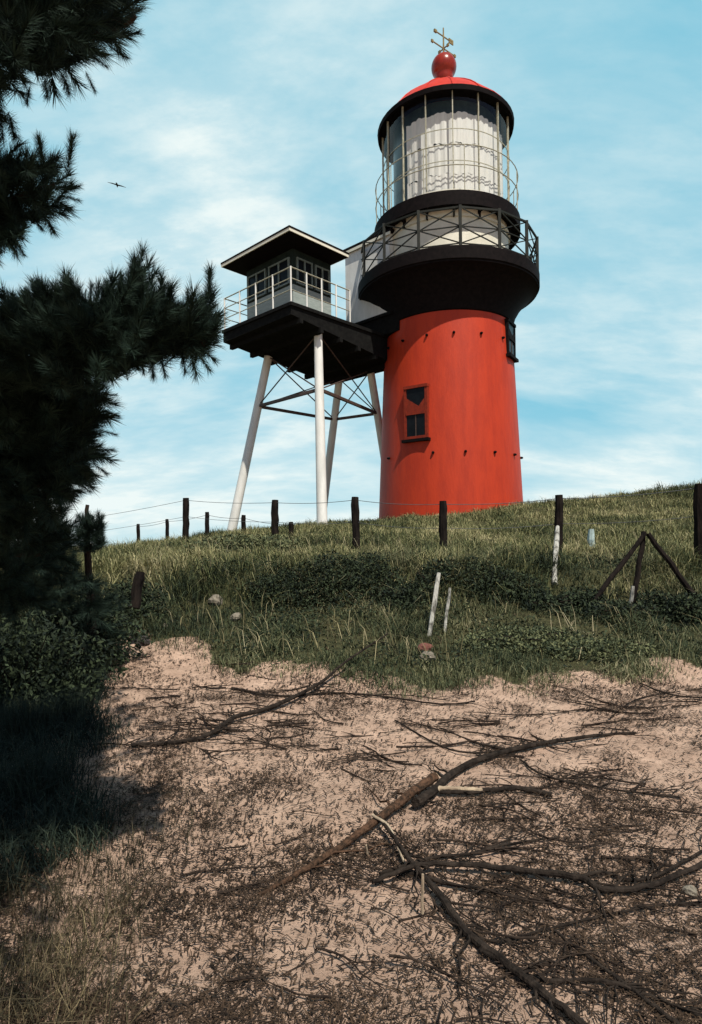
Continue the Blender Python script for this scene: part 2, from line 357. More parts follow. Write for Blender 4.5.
# needle and bark litter on the sand
N = 760000
Y = 1.7 + 6.6 * RNG.random(N) ** 1.3; X = (RNG.random(N) * 1.3 - .65) * (Y + .6)
den = np.clip((fbm(X, Y, 2.6, 60) - .36) * 1.7, .10, 1) * .47 + humus(X, Y) * .05
den *= np.where(Y > ysand(X) + .3, .25, 1)
kk = RNG.random(N) < den; X, Y = X[kk], Y[kk]; n = len(X)
L_ = RNG.uniform(.004, 1., n) ** 1.8 * .042 + .009 * np.interp(Y, [2, 7], [.75, 1.2]); W_ = RNG.uniform(.0018, .0075, n) * np.interp(Y, [2, 7], [.8, 1.7]); a = RNG.uniform(0, 2 * PI, n)
dx, dy = np.cos(a), np.sin(a); Z = ground_z(X, Y) + RNG.uniform(.003, .016, n); tl = RNG.normal(0, .25, n)
V = np.zeros((n, 4, 3))
for k, (sx, sy) in enumerate(((-1, -1), (1, -1), (1, 1), (-1, 1))):
    V[:, k] = np.stack([X + sx * dx * L_ / 2 - sy * dy * W_ / 2, Y + sx * dy * L_ / 2 + sy * dx * W_ / 2, Z + np.where(sx > 0, np.abs(tl), 0) * L_], -1)
o_ = np.arange(n)[:, None] * 4
lt = np_mesh('needle_litter', V.reshape(-1, 3), quads=o_ + np.array([[0, 1, 2, 3]]), m=M['litter'])
tag(lt, 'dark pine needles and bark crumbs strewn over the sand', 'litter', kind='stuff')

# ------------------------------------------------------------------ lighthouse
TX, TY = 3.47, 22.0
TB = gz(TX, TY)
LH = thing('lighthouse', 'round red iron lighthouse with black gallery, glazed lantern and red dome on the dune', 'lighthouse', (TX, TY, 0))
E = EYE
def zz(h): return E + h
CAMAZ = math.atan2(-TY, -TX)       # direction from the axis to the viewer
def az(deg): return CAMAZ + math.radians(deg)   # + = towards the right of the picture
def pol(r, a, z): return Vector((r * math.cos(a), r * math.sin(a), z))
def rsh(h): return np.interp(h, [-1, 1, 4, 7.5, 9], [2.55, 2.48, 2.34, 2.17, 2.12])
mb = MB(); mb.lathe([(rsh(h), zz(h)) for h in np.linspace(-.2, 8.2, 22)], 96); mb.build('tower_shaft', M['red'], LH, True)
mb = MB(); prof = [(2.12, 7.30), (2.22, 7.38), (2.31, 7.70), (2.5, 8.02), (2.75, 8.3), (2.98, 8.48), (3.06, 8.5), (3.06, 8.55), (3.1, 8.57), (3.1, 8.93), (3.06, 8.97), (2.0, 8.97)]
mb.lathe([(r, zz(h)) for r, h in prof], 96); mb.build('gallery', M['black'], LH, True).modifiers.new('e', 'EDGE_SPLIT')
# bolts
k = 0
for h, degs in ((6.62, (-62, -40, -17, 5, 28, 52, 75)), (2.86, (-55, -12, 12, 36, 60, 82))):
    for d in degs:
        a = az(d); r = rsh(h); mb = MB(); n_ = pol(1, a, 0); c = pol(r, a, zz(h))
        mb.tube([c - n_ * .02, c + n_ * .05, c + n_ * .09], [.045, .045, .025], 6); mb.build('bolt', M['black'], LH)
# window
M['darkred'] = mat('dark_red_window_paint', (.26, .032, .014), (.16, .022, .012), .6, 9, spec=.15)
def window(deg, h0, h1, w, fm='darkred'):
    a = az(deg); r = float(rsh((h0 + h1) / 2)); n_ = pol(1, a, 0); t_ = Vector((-n_.y, n_.x, 0)); c = pol(r + (-.01 if fm == 'black' else .02), a, zz((h0 + h1) / 2)); H = h1 - h0
    fr = MB(); f = .09
    for s in (-1, 1): fr.box(c + t_ * (s * (w / 2 - f / 2)) + n_ * .0, .14, f, H, n_, t_)
    fr.box(c + Vector((0, 0, H / 2 - f / 2)) + n_ * .012, .16, w + .02, f, n_, t_)
    fr.box(c - Vector((0, 0, H / 2 - f / 2)) + n_ * .004, .14, w - 2 * f, f, n_, t_)
    zt = -H * .02; fr.box(c + Vector((0, 0, zt)) + n_ * .01, .16, w - 2 * f, .09, n_, t_)
    o = fr.build('window_frame', M[fm], LH)
    wi = w - 2 * f; hl = H * .48 - .045 - f; zl = -H / 2 + f + hl / 2
    for s in (-1, 1):
        p = MB(); p.box(c + t_ * (s * (wi / 4 + .008)) + Vector((0, 0, zl)) + n_ * .025, .05, wi / 2 - .02, hl, n_, t_); p.build('pane', M['pane'], o)
    p = MB(); p.box(c + Vector((0, 0, zl)) + n_ * .04, .05, .028, hl, n_, t_); p.build('glazing_bar', M['brace'], o)
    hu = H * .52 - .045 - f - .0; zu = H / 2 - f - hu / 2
    p = MB(); p.box(c + Vector((0, 0, zu)) + n_ * .025, .04, wi, hu, n_, t_); p.build('transom_shade', M['pane'], o)  # dark pane stands in for shade over the upper window
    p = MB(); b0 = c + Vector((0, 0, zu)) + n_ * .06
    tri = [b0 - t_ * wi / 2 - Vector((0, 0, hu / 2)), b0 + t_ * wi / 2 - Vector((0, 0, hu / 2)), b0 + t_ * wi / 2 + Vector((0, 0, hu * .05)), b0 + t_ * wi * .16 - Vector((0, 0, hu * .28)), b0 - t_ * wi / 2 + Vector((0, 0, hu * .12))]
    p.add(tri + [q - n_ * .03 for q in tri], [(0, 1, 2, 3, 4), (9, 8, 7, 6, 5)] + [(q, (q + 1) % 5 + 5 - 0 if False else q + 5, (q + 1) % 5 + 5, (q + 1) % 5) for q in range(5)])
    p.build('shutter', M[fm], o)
    p = MB(); p.box(c - Vector((0, 0, H / 2 + .05)) + n_ * .04, .22, w + .12, .09, n_, t_); p.build('sill', M['black'], o)
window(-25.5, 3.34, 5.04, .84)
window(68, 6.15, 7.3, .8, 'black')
# gallery railing
NP = 15; RR = 3.03; zb, zt = zz(8.97), zz(10.12); zm = (zb + zt) / 2
rl = MB(); aa = [az(8 + 24 * k) for k in range(NP)]
for z, w in ((zt, .055), (zm, .03), (zb + .06, .03)):
    for k in range(NP): rl.bar(pol(RR, aa[k], z), pol(RR, aa[(k + 1) % NP], z), w)
rail = rl.build('gallery_railing', M['iron'], LH)
for k in range(NP):
    p = MB(); p.bar(pol(RR, aa[k], zb - .2), pol(RR, aa[k], zt + .05), .085); p.build('post', M['iron'], rail)
    q = MB(); a, b = aa[k], aa[(k + 1) % NP]
    for z0, z1 in ((zb + .06, zm), (zm, zt)):
        q.bar(pol(RR - .012, a, z0), pol(RR - .012, b, z1), .03); q.bar(pol(RR + .012, a, z1), pol(RR + .012, b, z0), .03)
    q.build('cross_brace', M['iron'], rail)
mb = MB(); mb.lathe([(2.1, zz(8.9)), (2.1, zz(10.6))], 64); mb.lathe([(2.1, zz(10.3)), (2.16, zz(10.32)), (2.16, zz(10.4)), (2.1, zz(10.42))], 64); mb.lathe([(2.1, zz(9.05)), (2.15, zz(9.07)), (2.15, zz(9.15)), (2.1, zz(9.17))], 64)
mb.build('service_room_wall', M['cream'], LH, True).modifiers.new('e', 'EDGE_SPLIT')
mb = MB(); mb.lathe([(1.9, zz(10.6)), (2.36, zz(10.6)), (2.46, zz(10.5)), (2.5, zz(10.5)), (2.5, zz(10.94)), (2.46, zz(10.96)), (1.8, zz(10.96))], 96)
mb.build('upper_gallery', M['black'], LH, True).modifiers.new('e', 'EDGE_SPLIT')
for k in range(16):
    a = az(6.6 + 22.5 * k); mb = MB(); n_ = pol(1, a, 0); t_ = Vector((-n_.y, n_.x, 0))
    mb.box(pol(2.24, a, zz(10.53)), .27, .06, .13, n_, t_); mb.box(pol(2.155, a, zz(10.38)), .1, .05, .17, n_, t_); mb.build('bracket', M['black'], LH)
ur = MB()
for h in (11.75, 12.38): ur.tube([pol(2.44, az(q * 7.5), zz(h)) for q in range(49)], .016, 6, False)
urail = ur.build('upper_railing', M['rail'], LH)
for k in range(12):
    p = MB(); a = az(14 + 30 * k); p.tube([pol(2.44, a, zz(10.95)), pol(2.44, a, zz(12.38))], .016, 6); p.build('post', M['rail'], urail)
# lantern
mb = MB(); mb.lathe([(2.15, zz(10.96)), (2.15, zz(14.25))], 96); lg = mb.build('lantern_glazing', M['glass'], LH, True)
mb = MB(); mb.lathe([(2.13, zz(10.96)), (2.2, zz(10.96)), (2.2, zz(11.14)), (2.13, zz(11.16))], 64); mb.build('sill_ring', M['cream'], lg)
for k in range(16):
    p = MB(); a = az(6.6 + 22.5 * k); n_ = pol(1, a, 0); t_ = Vector((-n_.y, n_.x, 0)); p.box(pol(2.165, a, zz(12.7)), 0.06, .030, 3.1, n_, t_); p.build('astragal', M['rail'], lg)
for h in (12.05, 13.05):
    p = MB(); p.lathe([(2.155, zz(h - .010)), (2.175, zz(h - .010)), (2.175, zz(h + .010)), (2.155, zz(h + .010))], 64); p.build('glazing_hoop', M['rail'], lg)
mb = MB(); mb.lathe([(.02, zz(10.97)), (1.80, zz(10.97)), (1.80, zz(14.2)), (.02, zz(14.2))], 64); mb.build('optic_housing', M['lens'], LH, True).modifiers.new('e', 'EDGE_SPLIT')
for lo_, hi_, ss in ((11.02, 11.78, 1), (11.77, 12.76, 2), (12.75, 13.72, 3)):
    cb = MB(); vs = []; fs = []; nseg = 140; random.seed(ss)
    ph = [random.uniform(0, 6) for _ in range(4)]
    for q in range(nseg + 1):
        dg = -40 + 128 * q / nseg; a = az(dg)
        r = 1.93 + .013 * math.sin(q * .75 + ph[0]) + .006 * math.sin(q * 1.9)
        j0 = .03 * math.sin(q * .31 + ph[1]) + .014 * math.sin(q * 1.13 + ph[2]); j1 = .03 * math.sin(q * .27 + ph[3]) + .016 * math.sin(q * .9)
        for t in range(5): vs.append(pol(r, a, zz(lo_ + j0 * (ss > 1) + (hi_ + j1 - lo_ - j0 * (ss > 1)) * t / 4)))
    for q in range(nseg):
        for t in range(4): fs.append((q * 5 + t, q * 5 + t + 5, q * 5 + t + 6, q * 5 + t + 1))
    cb.add(vs, fs); cb.build('curtain', M['curtain'], LH, True)
random.seed(11)
mb = MB(); dp = [(2.30, 14.34), (2.2, 14.46), (2.02, 14.67), (1.72, 14.96), (1.32, 15.29), (.85, 15.64), (.5, 15.88), (.34, 15.95), (.02, 16.0)]
mb.lathe([(r, zz(h)) for r, h in dp], 64); dome = mb.build('dome_roof', M['domered'], LH, True)
for k in range(16):
    p = MB(); a = az(6.6 + 22.5 * k); p.tube([pol(r + .005, a, zz(h + .005)) for r, h in dp[:-2]], .022, 5); p.build('roof_rib', M['domered'], dome)
mb = MB(); mb.lathe([(1.75, zz(14.24)), (2.2, zz(14.24)), (2.28, zz(14.18)), (2.33, zz(14.18)), (2.35, zz(14.32)), (2.31, zz(14.36)), (2.2, zz(14.38))], 48, a0=az(6.6), a1=az(6.6) + 2 * PI)
mb.build('eaves_gutter', M['black'], dome)
mb = MB(); bp_ = [(.02, 15.9), (.30, 15.9), (.32, 16.2)]
bp_ += [(.435 * math.cos(t), 16.60 + .435 * math.sin(t)) for t in np.linspace(-.72, PI / 2 - .05, 18)]
mb.lathe([(r, zz(h)) for r, h in bp_], 40); mb.build('ball_finial', M['ballred'], LH, True)
mb = MB(); mb.tube([(0, 0, zz(17.0)), (0, 0, zz(17.98))], [.035, .022], 8); wv = mb.build('weather_vane', M['brass'], LH)
vd = Vector((math.cos(math.radians(38)), math.sin(math.radians(38)), 0)); vh = Vector((-vd.y, vd.x, 0))
for d, L in ((vd, .56), (vh, .2)):
    p = MB(); p.bar(Vector((0, 0, zz(17.26))) - d * L, Vector((0, 0, zz(17.26))) + d * L, .03)
    for s in (-1, 1): p.box(Vector((0, 0, zz(17.26))) + d * (s * L), .09, .05, .09, d)
    p.build('compass_arm', M['brass'], wv)
p = MB(); c = Vector((0, 0, zz(17.68))); p.bar(c - vd * .42, c + vd * .42, .03)
p.box(c + vd * .38, .22, .03, .16, vd); p.box(c - vd * .4, .12, .06, .09, vd); p.build('wind_arrow', M['brass'], wv)

# ------------------------------------------------------------------ lookout platform
N0 = P(291, 301, 2.586 * 7.1); u = Vector((.693, .721, 0)).normalized(); v = Vector((-u.y, u.x, 0))
UP = Vector((0, 0, 1))
LK = thing('lookout_platform', 'dark timber lookout platform with small watch cabin on four white splayed legs beside the lighthouse', 'lookout', (N0.x, N0.y, 0))
O = Vector((0, 0, 0)); DZ = N0.z
def Q(a, b, z): return u * a + v * b + UP * z
DU, DV = 5.0, 3.4
# deck with haunched underside
mb = MB(); zt0 = DZ - .05
vs = [Q(0, 0, zt0), Q(DU, 0, zt0), Q(DU, DV, zt0), Q(0, DV, zt0), Q(0, 0, DZ - .38), Q(DU, 0, DZ - .95), Q(DU, DV, DZ - .95), Q(0, DV, DZ - .42)]
mb.add(vs, [(0, 1, 2, 3), (7, 6, 5, 4), (0, 4, 5, 1), (1, 5, 6, 2), (2, 6, 7, 3), (3, 7, 4, 0)])
mb.build('deck', M['deckdark'], LK)
for s in np.linspace(.35, DU - .5, 6):
    p = MB(); p.box(Q(s, DV / 2, DZ - .45 - .115 * s), .12, DV + .12, .16, u, v, UP); p.build('joist', M['deckdark'], LK)
for b_ in (-.02, DV + .02):
    pass
p = MB(); p.box(Q(DU / 2, -.03, DZ - .08), DU + .1, .06, .1, u, v, UP); p.box(Q(-.03, DV / 2, DZ - .085), .06, DV + .0, .1, u, v, UP); p.build('deck_edge_board', M['deckdark'], LK)
# legs
def rel(w): return Vector((w.x - N0.x, w.y - N0.y, w.z))
def legpt(px, py, d): return rel(P(px, py, d))
legs = [(Q(1.62, 3.08, DZ - .62), legpt(232, 529, 21.6)), (Q(1.35, .3, DZ - .55), legpt(322, 518, 19.1)), (Q(4.7, 1.15, DZ - .9), None), (Q(4.7, 2.72, DZ - .9), None)]
legs[2] = (legs[2][0], rel(Vector((1.75, 24.7, 2.3)))); legs[3] = (legs[3][0], rel(Vector((-1.22, 25.4, 2.2))))
ring = []
for k, (a, b) in enumerate(legs):
    w = b + Vector((N0.x, N0.y, 0)); b = b.copy(); d = (b - a).normalized(); b = b + d * .5
    p = MB(); p.tube([a, a.lerp(b, .5), b], [.14, .15, .165] if k != 1 else [.13, .15, .17], 14); p.build('leg', M['white'], LK, True).modifiers.new('e', 'EDGE_SPLIT')
    t = (a.z - zz(4.8)) / (a.z - b.z); ring.append((a.lerp(b, t), a))
for i_, j_ in ((0, 1), (0, 3), (1, 2), (3, 2)):
    p = MB(); p.bar(ring[i_][0], ring[j_][0], .09); p.build('girt', M['brace'], LK)
    p = MB(); p.tube([ring[i_][0], ring[j_][1]], .022, 6); p.build('tie_rod', M['brace'], LK)
    p = MB(); p.tube([ring[j_][0], ring[i_][1]], .022, 6); p.build('tie_rod', M['brace'], LK)
# cabin
cu0, cu1, cv0, cv1 = .72, 2.35, .72, 3.05; ch = 2.0; sill = .92
def wallbox(m_, za, zb_, name, parent=LK):
    p = MB(); c = Q((cu0 + cu1) / 2, (cv0 + cv1) / 2, DZ + (za + zb_) / 2); p.box(c, cu1 - cu0, cv1 - cv0, zb_ - za, u, v, UP); return p.build(name, m_, parent)
cab = wallbox(M['palewall'], -.05, sill, 'cabin_wall')
upw = wallbox(M['darkwall'], sill + .002, ch + .02, 'upper_cabin_wall')  # dark green also carries the shade under the roof overhang
def cabwin(a0, a1, side):
    fr = MB(); z0, z1 = DZ + sill + .05, DZ + 1.78; f = .05
    def q(a, z, o): return Q(cu0 - o, a, z) if side == 'u' else Q(a, cv0 - o, z)
    ax, ay = (v, u) if side == 'u' else (u, v)
    for a in (a0 + f / 2, a1 - f / 2, (a0 + a1) / 2): fr.box(q(a, (z0 + z1) / 2, .03), f, .06, z1 - z0, ax, ay, UP)
    for z in (z0 + f / 2, z1 - f / 2): fr.box(q((a0 + a1) / 2, z, .028), a1 - a0 - .002, .052, f, ax, ay, UP)
    o = fr.build('window', M['darkframe'], upw)
    p = MB(); p.box(q((a0 + a1) / 2, (z0 + z1) / 2, .012), a1 - a0 - f, .02, z1 - z0 - f, ax, ay, UP); p.build('pane', M['pane'], o)
cabwin(.85, 1.85, 'u'); cabwin(2.0, 2.95, 'u'); cabwin(.85, 1.5, 'u2' if False else 'v'); cabwin(1.62, 2.25, 'v')
p = MB(); rz = DZ + ch
p.box(Q(1.17, 1.66, rz + .06), 2.42, 3.36, .09, u, v, UP); roof = p.build('cabin_roof', M['black'], LK)
p = MB(); p.box(Q(1.17, 1.66, rz + .135), 2.50, 3.44, .055, u, v, UP); p.build('roof_felt', M['black'], roof)
p = MB(); fz = rz + .065
p.box(Q(-.055, 1.66, fz), .03, 3.42, .085, u, v, UP); p.box(Q(1.18, -.035, fz), 2.44, .03, .085, u, v, UP); p.box(Q(2.395, 1.66, fz), .03, 3.42, .085, u, v, UP); p.box(Q(1.18, 3.355, fz), 2.44, .03, .085, u, v, UP)
p.build('fascia', M['cream'], roof)
# railing round the deck
rb = MB(); hs = (.36, .70, 1.02)
def rseg(a, b):
    for hh in hs: rb.tube([a + UP * (DZ + hh), b + UP * (DZ + hh)], 0.015 if hh < 1 else .019, 6)
cA, cB, cC = Q(.04, .04, 0), Q(.04, 3.36, 0), Q(2.52, .04, 0)
rseg(cA, cB); rseg(cA, cC); rseg(cB, Q(2.5, 3.36, 0))
dr = rb.build('deck_railing', M['rail'], LK)
pts = [cA + (cB - cA) * (k / 4) for k in range(5)] + [cA + (cC - cA) * (k / 4) for k in range(1, 5)] + [Q(1.25, 3.36, 0), Q(2.5, 3.36, 0)]
for p_ in pts:
    p = MB(); p.tube([p_ + UP * (DZ - .2), p_ + UP * (DZ + 1.04)], .025, 8); p.build('post', M['white'], dr)
# vestibule between cabin and lantern room
vf, vz = zz(7.72), zz(10.36); uc, vc = 4.75, .62
p = MB(); p.box(Q(uc, vc, (vf + vz) / 2), 1.5, 2.06, vz - vf, u, v, UP); ves = p.build('vestibule_wall', M['white'], LK)
p = MB(); p.box(Q(uc, vc - .02, vz + .05), 1.66, 2.26, .09, u, v, UP); p.build('vestibule_roof', M['black'], LK)
p = MB(); p.box(Q(uc - .82, vc - .02, vz - .05), .03, 2.2, .09, u, v, UP); p.build('vestibule_fascia', M['cream'], LK)
p = MB(); p.box(Q(uc - .02, vc, vf - .04), 1.62, 2.2, .10, u, v, UP)
p.box(Q(uc - .1, vc - .3, (DZ + vf) / 2 - .08), 1.3, 2.2, vf - DZ + .02, u, v, UP); p.build('vestibule_beam', M['deckdark'], LK)

# ------------------------------------------------------------------ fence
def post(px, pyt, d, label, group, w=.11, lean=0., name='fence_post', m='postwood', bury=.35, sides=8):
    t = P(px, pyt, d); b = Vector((t.x + lean, t.y, gz(t.x + lean, t.y)))
    L = t.z - b.z; mb = MB(); r = w / 2; k = 7
    pts = [Vector((0, 0, -bury))] + [Vector((-lean * q / k + random.uniform(-.006, .006), random.uniform(-.006, .006), L * q / k)) for q in range(k + 1)]
    mb.tube(pts, [r * 1.05] * (k + 1) + [r * .92], sides, True, .09)
    o = mb.build(name, M[m]); o.location = b; tag(o, label, 'fence post', group); return t
GA, GB = 'tall dark posts of the near fence', 'short posts of the fence on the crest'
tops = []
for px, pyt, d, w, lab in ((186, 498, 17.0, .17, 'tall dark fence post on the crest left of the left white leg, farthest tall one'),
                           (275, 500, 14.3, .16, 'dark fence post standing between the two white platform legs'),
                           (355, 497, 12.6, .15, 'dark fence post between the white front leg and the red tower'),
                           (443, 501, 11.6, .14, 'dark fence post standing in front of the middle of the red tower base'),
                           (559, 495, 11.0, .14, 'dark fence post right of the tower with a bleached stake against it'),
                           (699, 484, 9.9, .16, 'thick dark fence post at the right edge of the photo')):
    tops.append(post(px, pyt, d, lab, GA, w, random.uniform(-.03, .03)))
tb = []
for px, pyt, d, w, lab in ((138, 524, 20.5, .11, 'short thin post farthest left on the dune crest'),
                           (167, 519, 20.0, .11, 'short thin post second from the left on the crest'),
                           (207, 512, 17.5, .12, 'short post just left of the foot of the left white leg'),
                           (243.5, 515, 16.5, .12, 'short post just right of the foot of the left white leg'),
                           (291, 522, 15.5, .12, 'short post just right of the tall post between the white legs')):
    tb.append(post(px, pyt, d, lab, GB, w))
def wire(pts, label, r=.006, drop=0.):
    mb = MB(); path = []
    for a, b in zip(pts[:-1], pts[1:]):
        for q in range(8):
            t = q / 8; p = a.lerp(b, t); p = p + Vector((0, 0, -drop - 0.04 * 4 * t * (1 - t))); path.append(p)
    path.append(pts[-1] + Vector((0, 0, -drop))); mb.tube(path, r, 5); o = mb.build('fence_wire', M['wire']); tag(o, label, 'wire')
ext = [P(60, 520, 20)] + tops + [P(820, 480, 9.2)]
wire(ext, 'thin slack top wire strung along the tall dark fence posts', .006, .06)
wire(ext, 'thin lower wire strung along the tall dark fence posts', .005, .5)
wire(tb, 'thin wire strung along the short posts on the crest', .006, .08)
# braced post
apex = P(645, 533, 8.9); bz = gz(apex.x - .15, apex.y)
br = thing('braced_fence_post', 'leaning dark post with two slanting braces meeting at its top like a tripod', 'fence post', (apex.x, apex.y, bz))
def seg(a, b, r0, r1, name, m, parent, wob=.08, n=8, off=0.03):
    mb = MB(); pts = [a.lerp(b, t) + Vector((random.uniform(-.01, .01), 0, random.uniform(-.01, .01))) for t in np.linspace(0, 1, 7)]
    mb.tube(pts, list(np.linspace(r0, r1, 7)), n, True, wob); return mb.build(name, M[m], parent)
Ob = Vector((apex.x, apex.y, bz)); 
seg(apex - Ob + Vector((0, .03, .02)), P(630, 612, 8.7) - Ob - Vector((0, 0, .15)), .035, .045, 'post', 'postwood', br)
seg(apex - Ob + Vector((-.02, -.06, 0)), P(592, 604, 8.6) - Ob, .03, .036, 'brace', 'postwood', br)
seg(apex - Ob + Vector((.02, -.06, 0)), P(694, 596, 8.6) - Ob, .034, .04, 'brace', 'postwood', br)
def stake(a, b, r, m, label, cat='stake', name='leaning_stake'):
    mb = MB(); pts = [a.lerp(b, t) for t in np.linspace(0, 1, 6)]; base = b
    mb.tube([p - base + Vector((random.uniform(-.2, .2) * r, 0, 0)) for p in pts], [r * .72] + [r * .9] * 4 + [r], 7, True, .16); o = mb.build(name, M[m]); o.location = base; tag(o, label, cat); return o
def S(px0, py0, px1, py1, d0, d1=None): return P(px0, py0, d0), P(px1, py1, d1 or d0)
a, b = S(439, 573, 428, 644, 7.9, 7.6); stake(a, b, .035, 'graywood', 'longer bleached stake leaning in the hollow below the post before the tower')
a, b = S(450, 588, 443, 644, 7.9, 7.6); stake(a, b, .022, 'graywood', 'shorter thin bleached stake beside the longer leaning one')
a, b = S(557.5, 527, 554, 584, 10.6, 9.3); stake(a, b, .045, 'graywood', 'bleached white stake against the dark post right of the tower')
a, b = S(591.5, 529, 591, 556, 12.2); stake(a, b, .07, 'bluewood', 'stubby pale blue stake in the grass right of the tower', name='marker_stake')
a, b = S(633, 586, 629, 616, 8.5); stake(a, b, .03, 'graywood', 'short bleached stake at the foot of the braced post')
a, b = S(141, 572, 134, 608, 7.5, 7.4); stake(a, b, .07, 'postwood', 'old dark stump in the hollow at the left above the sandy path', 'stump', 'post_stump')
# stones
def stone(px, py, s, m, label, name='stone', flat=.7):
    g = G(px, py); mb = MB(); n1, n2 = 7, 10; vs = []; fs = []
    vs.append((0, 0, s * flat))
    for i_ in range(1, n1):
        for j_ in range(n2):
            t = PI * i_ / n1; f = 2 * PI * j_ / n2; r = s * random.uniform(.82, 1.12); vs.append((r * math.sin(t) * math.cos(f), r * math.sin(t) * math.sin(f) * .8, r * math.cos(t) * flat))
    vs.append((0, 0, -s * flat)); 
    for j_ in range(n2): fs.append((0, 1 + j_, 1 + (j_ + 1) % n2)); e = 1 + (n1 - 2) * n2; fs.append((len(vs) - 1, e + (j_ + 1) % n2, e + j_))
    for i_ in range(n1 - 2):
        for j_ in range(n2): a = 1 + i_ * n2; fs.append((a + j_, a + n2 + j_, a + n2 + (j_ + 1) % n2, a + (j_ + 1) % n2))
    mb.add(vs, fs); o = mb.build(name, M[m]); o.location = g + Vector((0, 0, s * flat * .35)); o.rotation_euler.z = random.uniform(0, 6); tag(o, label, 'stone')
stone(428, 660, .10, 'stone', 'pale stone below the reddish one under the leaning bleached stakes')
stone(425, 651, .10, 'brick', 'reddish broken brick below the leaning bleached stakes', 'broken_brick')
stone(143, 644, .11, 'darkstone', 'dark rounded stone on the sandy path at the left')
stone(216, 603, .13, 'stone', 'larger pale stone in the grass of the bank below the white legs')
stone(236, 619, .09, 'stone', 'smaller pale stone in the grass right of the larger one')
stone(166, 628, .06, 'stone', 'small pale stone in the grass beside the sandy path')
stone(690, 893, .035, 'stone', 'small pale pebble among the branches at the right edge', 'pebble')

# ------------------------------------------------------------------ dead branches on the sand
def smooth_path(pts, sub=6, jit=.008):
    out = []; n = len(pts)
    for i_ in range(n - 1):
        p0, p1, p2, p3 = pts[max(i_ - 1, 0)], pts[i_], pts[i_ + 1], pts[min(i_ + 2, n - 1)]
        for q in range(sub):
            t = q / sub
            c = .5 * ((2 * p1) + (p2 - p0) * t + (2 * p0 - 5 * p1 + 4 * p2 - p3) * t * t + (3 * p1 - p0 - 3 * p2 + p3) * t ** 3)
            out.append(c + Vector([random.uniform(-jit, jit) for _ in range(3)]))
    out.append(pts[-1]); return out
def branch(path, r0, r1, label, m='deadwood', twigs=8, lift=None, rmid=None, name='dead_branch', tl=(.15, .45), cut=None, side=0):
    pts = []
    for k, (x, y) in enumerate(path):
        g = G(x, y); t = k / (len(path) - 1); r = r0 + (r1 - r0) * t
        pts.append(g + Vector((0, 0, r * .7 + (lift[k] if lift else .012))))
    org = pts[len(pts) // 2].copy(); org.z = gz(org.x, org.y)
    sp = smooth_path([p - org for p in pts], 6, .35 * min(r0, r1, .012))
    n = len(sp); rad = [(r0 + (r1 - r0) * k / (n - 1)) if rmid is None else float(np.interp(k / (n - 1), [0, .5, 1], [r0, rmid, r1])) for k in range(n)]
    rt = thing(name, label, 'branch', org)
    mb = MB(); mb.tube(sp, rad, 9, True, .07); mb.build('stem', M[m], rt)
    if cut is not None:
        e = sp[-1]; d = (sp[-1] - sp[-3]).normalized(); mb = MB(); mb.tube([e + d * .001, e + d * .006], [rad[-1] * .93, rad[-1] * .9], 12); mb.build('sawn_end', M['cutwood'], rt)
    for _ in range(twigs):
        k = random.randint(int(n * .1), n - 2); p = sp[k]; d = (sp[min(k + 1, n - 1)] - sp[k - 1]).normalized()
        sgn = side or random.choice((-1, 1)); ang = sgn * random.uniform(.35, 1.0)
        dd = Vector((d.x * math.cos(ang) - d.y * math.sin(ang), d.x * math.sin(ang) + d.y * math.cos(ang), 0)).normalized()
        L = random.uniform(*tl); q = [p]; rr = max(.0035, rad[k] * .38)
        for s in range(1, 6):
            w = p + dd * (L * s / 5) + Vector((random.uniform(-.02, .02), random.uniform(-.02, .02), 0))
            zg = gz(w.x + org.x, w.y + org.y) - org.z; w.z = max(zg + .01, p.z + (zg - p.z) * s / 5 + random.uniform(-.005, .025)); q.append(w)
        mb = MB(); mb.tube(q, list(np.linspace(rr, .0022, 6)), 5); mb.build('side_twig', M[m], rt)
    return rt
branch([(258, 897), (300, 876), (345, 850), (380, 826), (410, 806), (435, 790)], .009, .030, 'thick brown broken log with a pale sawn end among the dead branches', 'brownwood', 5, [0, .01, .02, .03, .05, .06], name='broken_log', cut=1)
branch([(415, 812), (432, 800), (455, 777), (490, 761), (540, 748), (590, 740), (636, 735)], .028, .009, 'long dark branch curving up right from the sawn log', twigs=14, rmid=.021, lift=[.03, .03, .02, .02, .02, .02, .01])
branch([(375, 822), (395, 850), (412, 872), (435, 897), (468, 940), (500, 966), (530, 990), (570, 1022), (600, 1050)], .009, .013, 'heavy dark branch running down from the log to the bottom edge', twigs=14, rmid=.017, lift=[.05, .05, .04, .03, .02, .02, .02, .02, .02])
branch([(372, 888), (420, 875), (470, 875), (530, 879), (580, 886), (604, 896), (650, 891), (704, 869), (760, 850)], .010, .010, 'long dark branch lying across to the right edge of the photo', twigs=16, rmid=.016, lift=[.02, .04, .04, .03, .03, .02, .02, .02, .02])
branch([(575, 884), (600, 876), (640, 884), (690, 862), (740, 830)], .010, .006, 'thin forked dark branch above the long one at the right edge', twigs=8)
branch([(440, 797), (475, 797), (510, 793), (552, 800)], .012, .016, 'short stout branch lying level right of the sawn log, pale at its left end', 'deadwood', 3, lift=[.02, .02, .02, .02])
branch([(438, 796), (460, 796), (482, 796)], .013, .013, 'pale peeled stick overlapping the stout level branch', 'palewood', 0, lift=[.035, .035, .03], name='peeled_stick')
branch([(132, 748), (200, 742), (235, 722), (275, 710), (320, 690), (346, 674), (388, 654)], .016, .008, 'long dark branch rising right from the brushwood at the left of the sand', twigs=16, rmid=.020, lift=[.01, .02, .03, .03, .06, .12, .22])
branch([(232, 690), (280, 698), (330, 695), (380, 698), (440, 706), (475, 703)], .012, .007, 'thin dark branch lying along the upper edge of the sand', twigs=8)
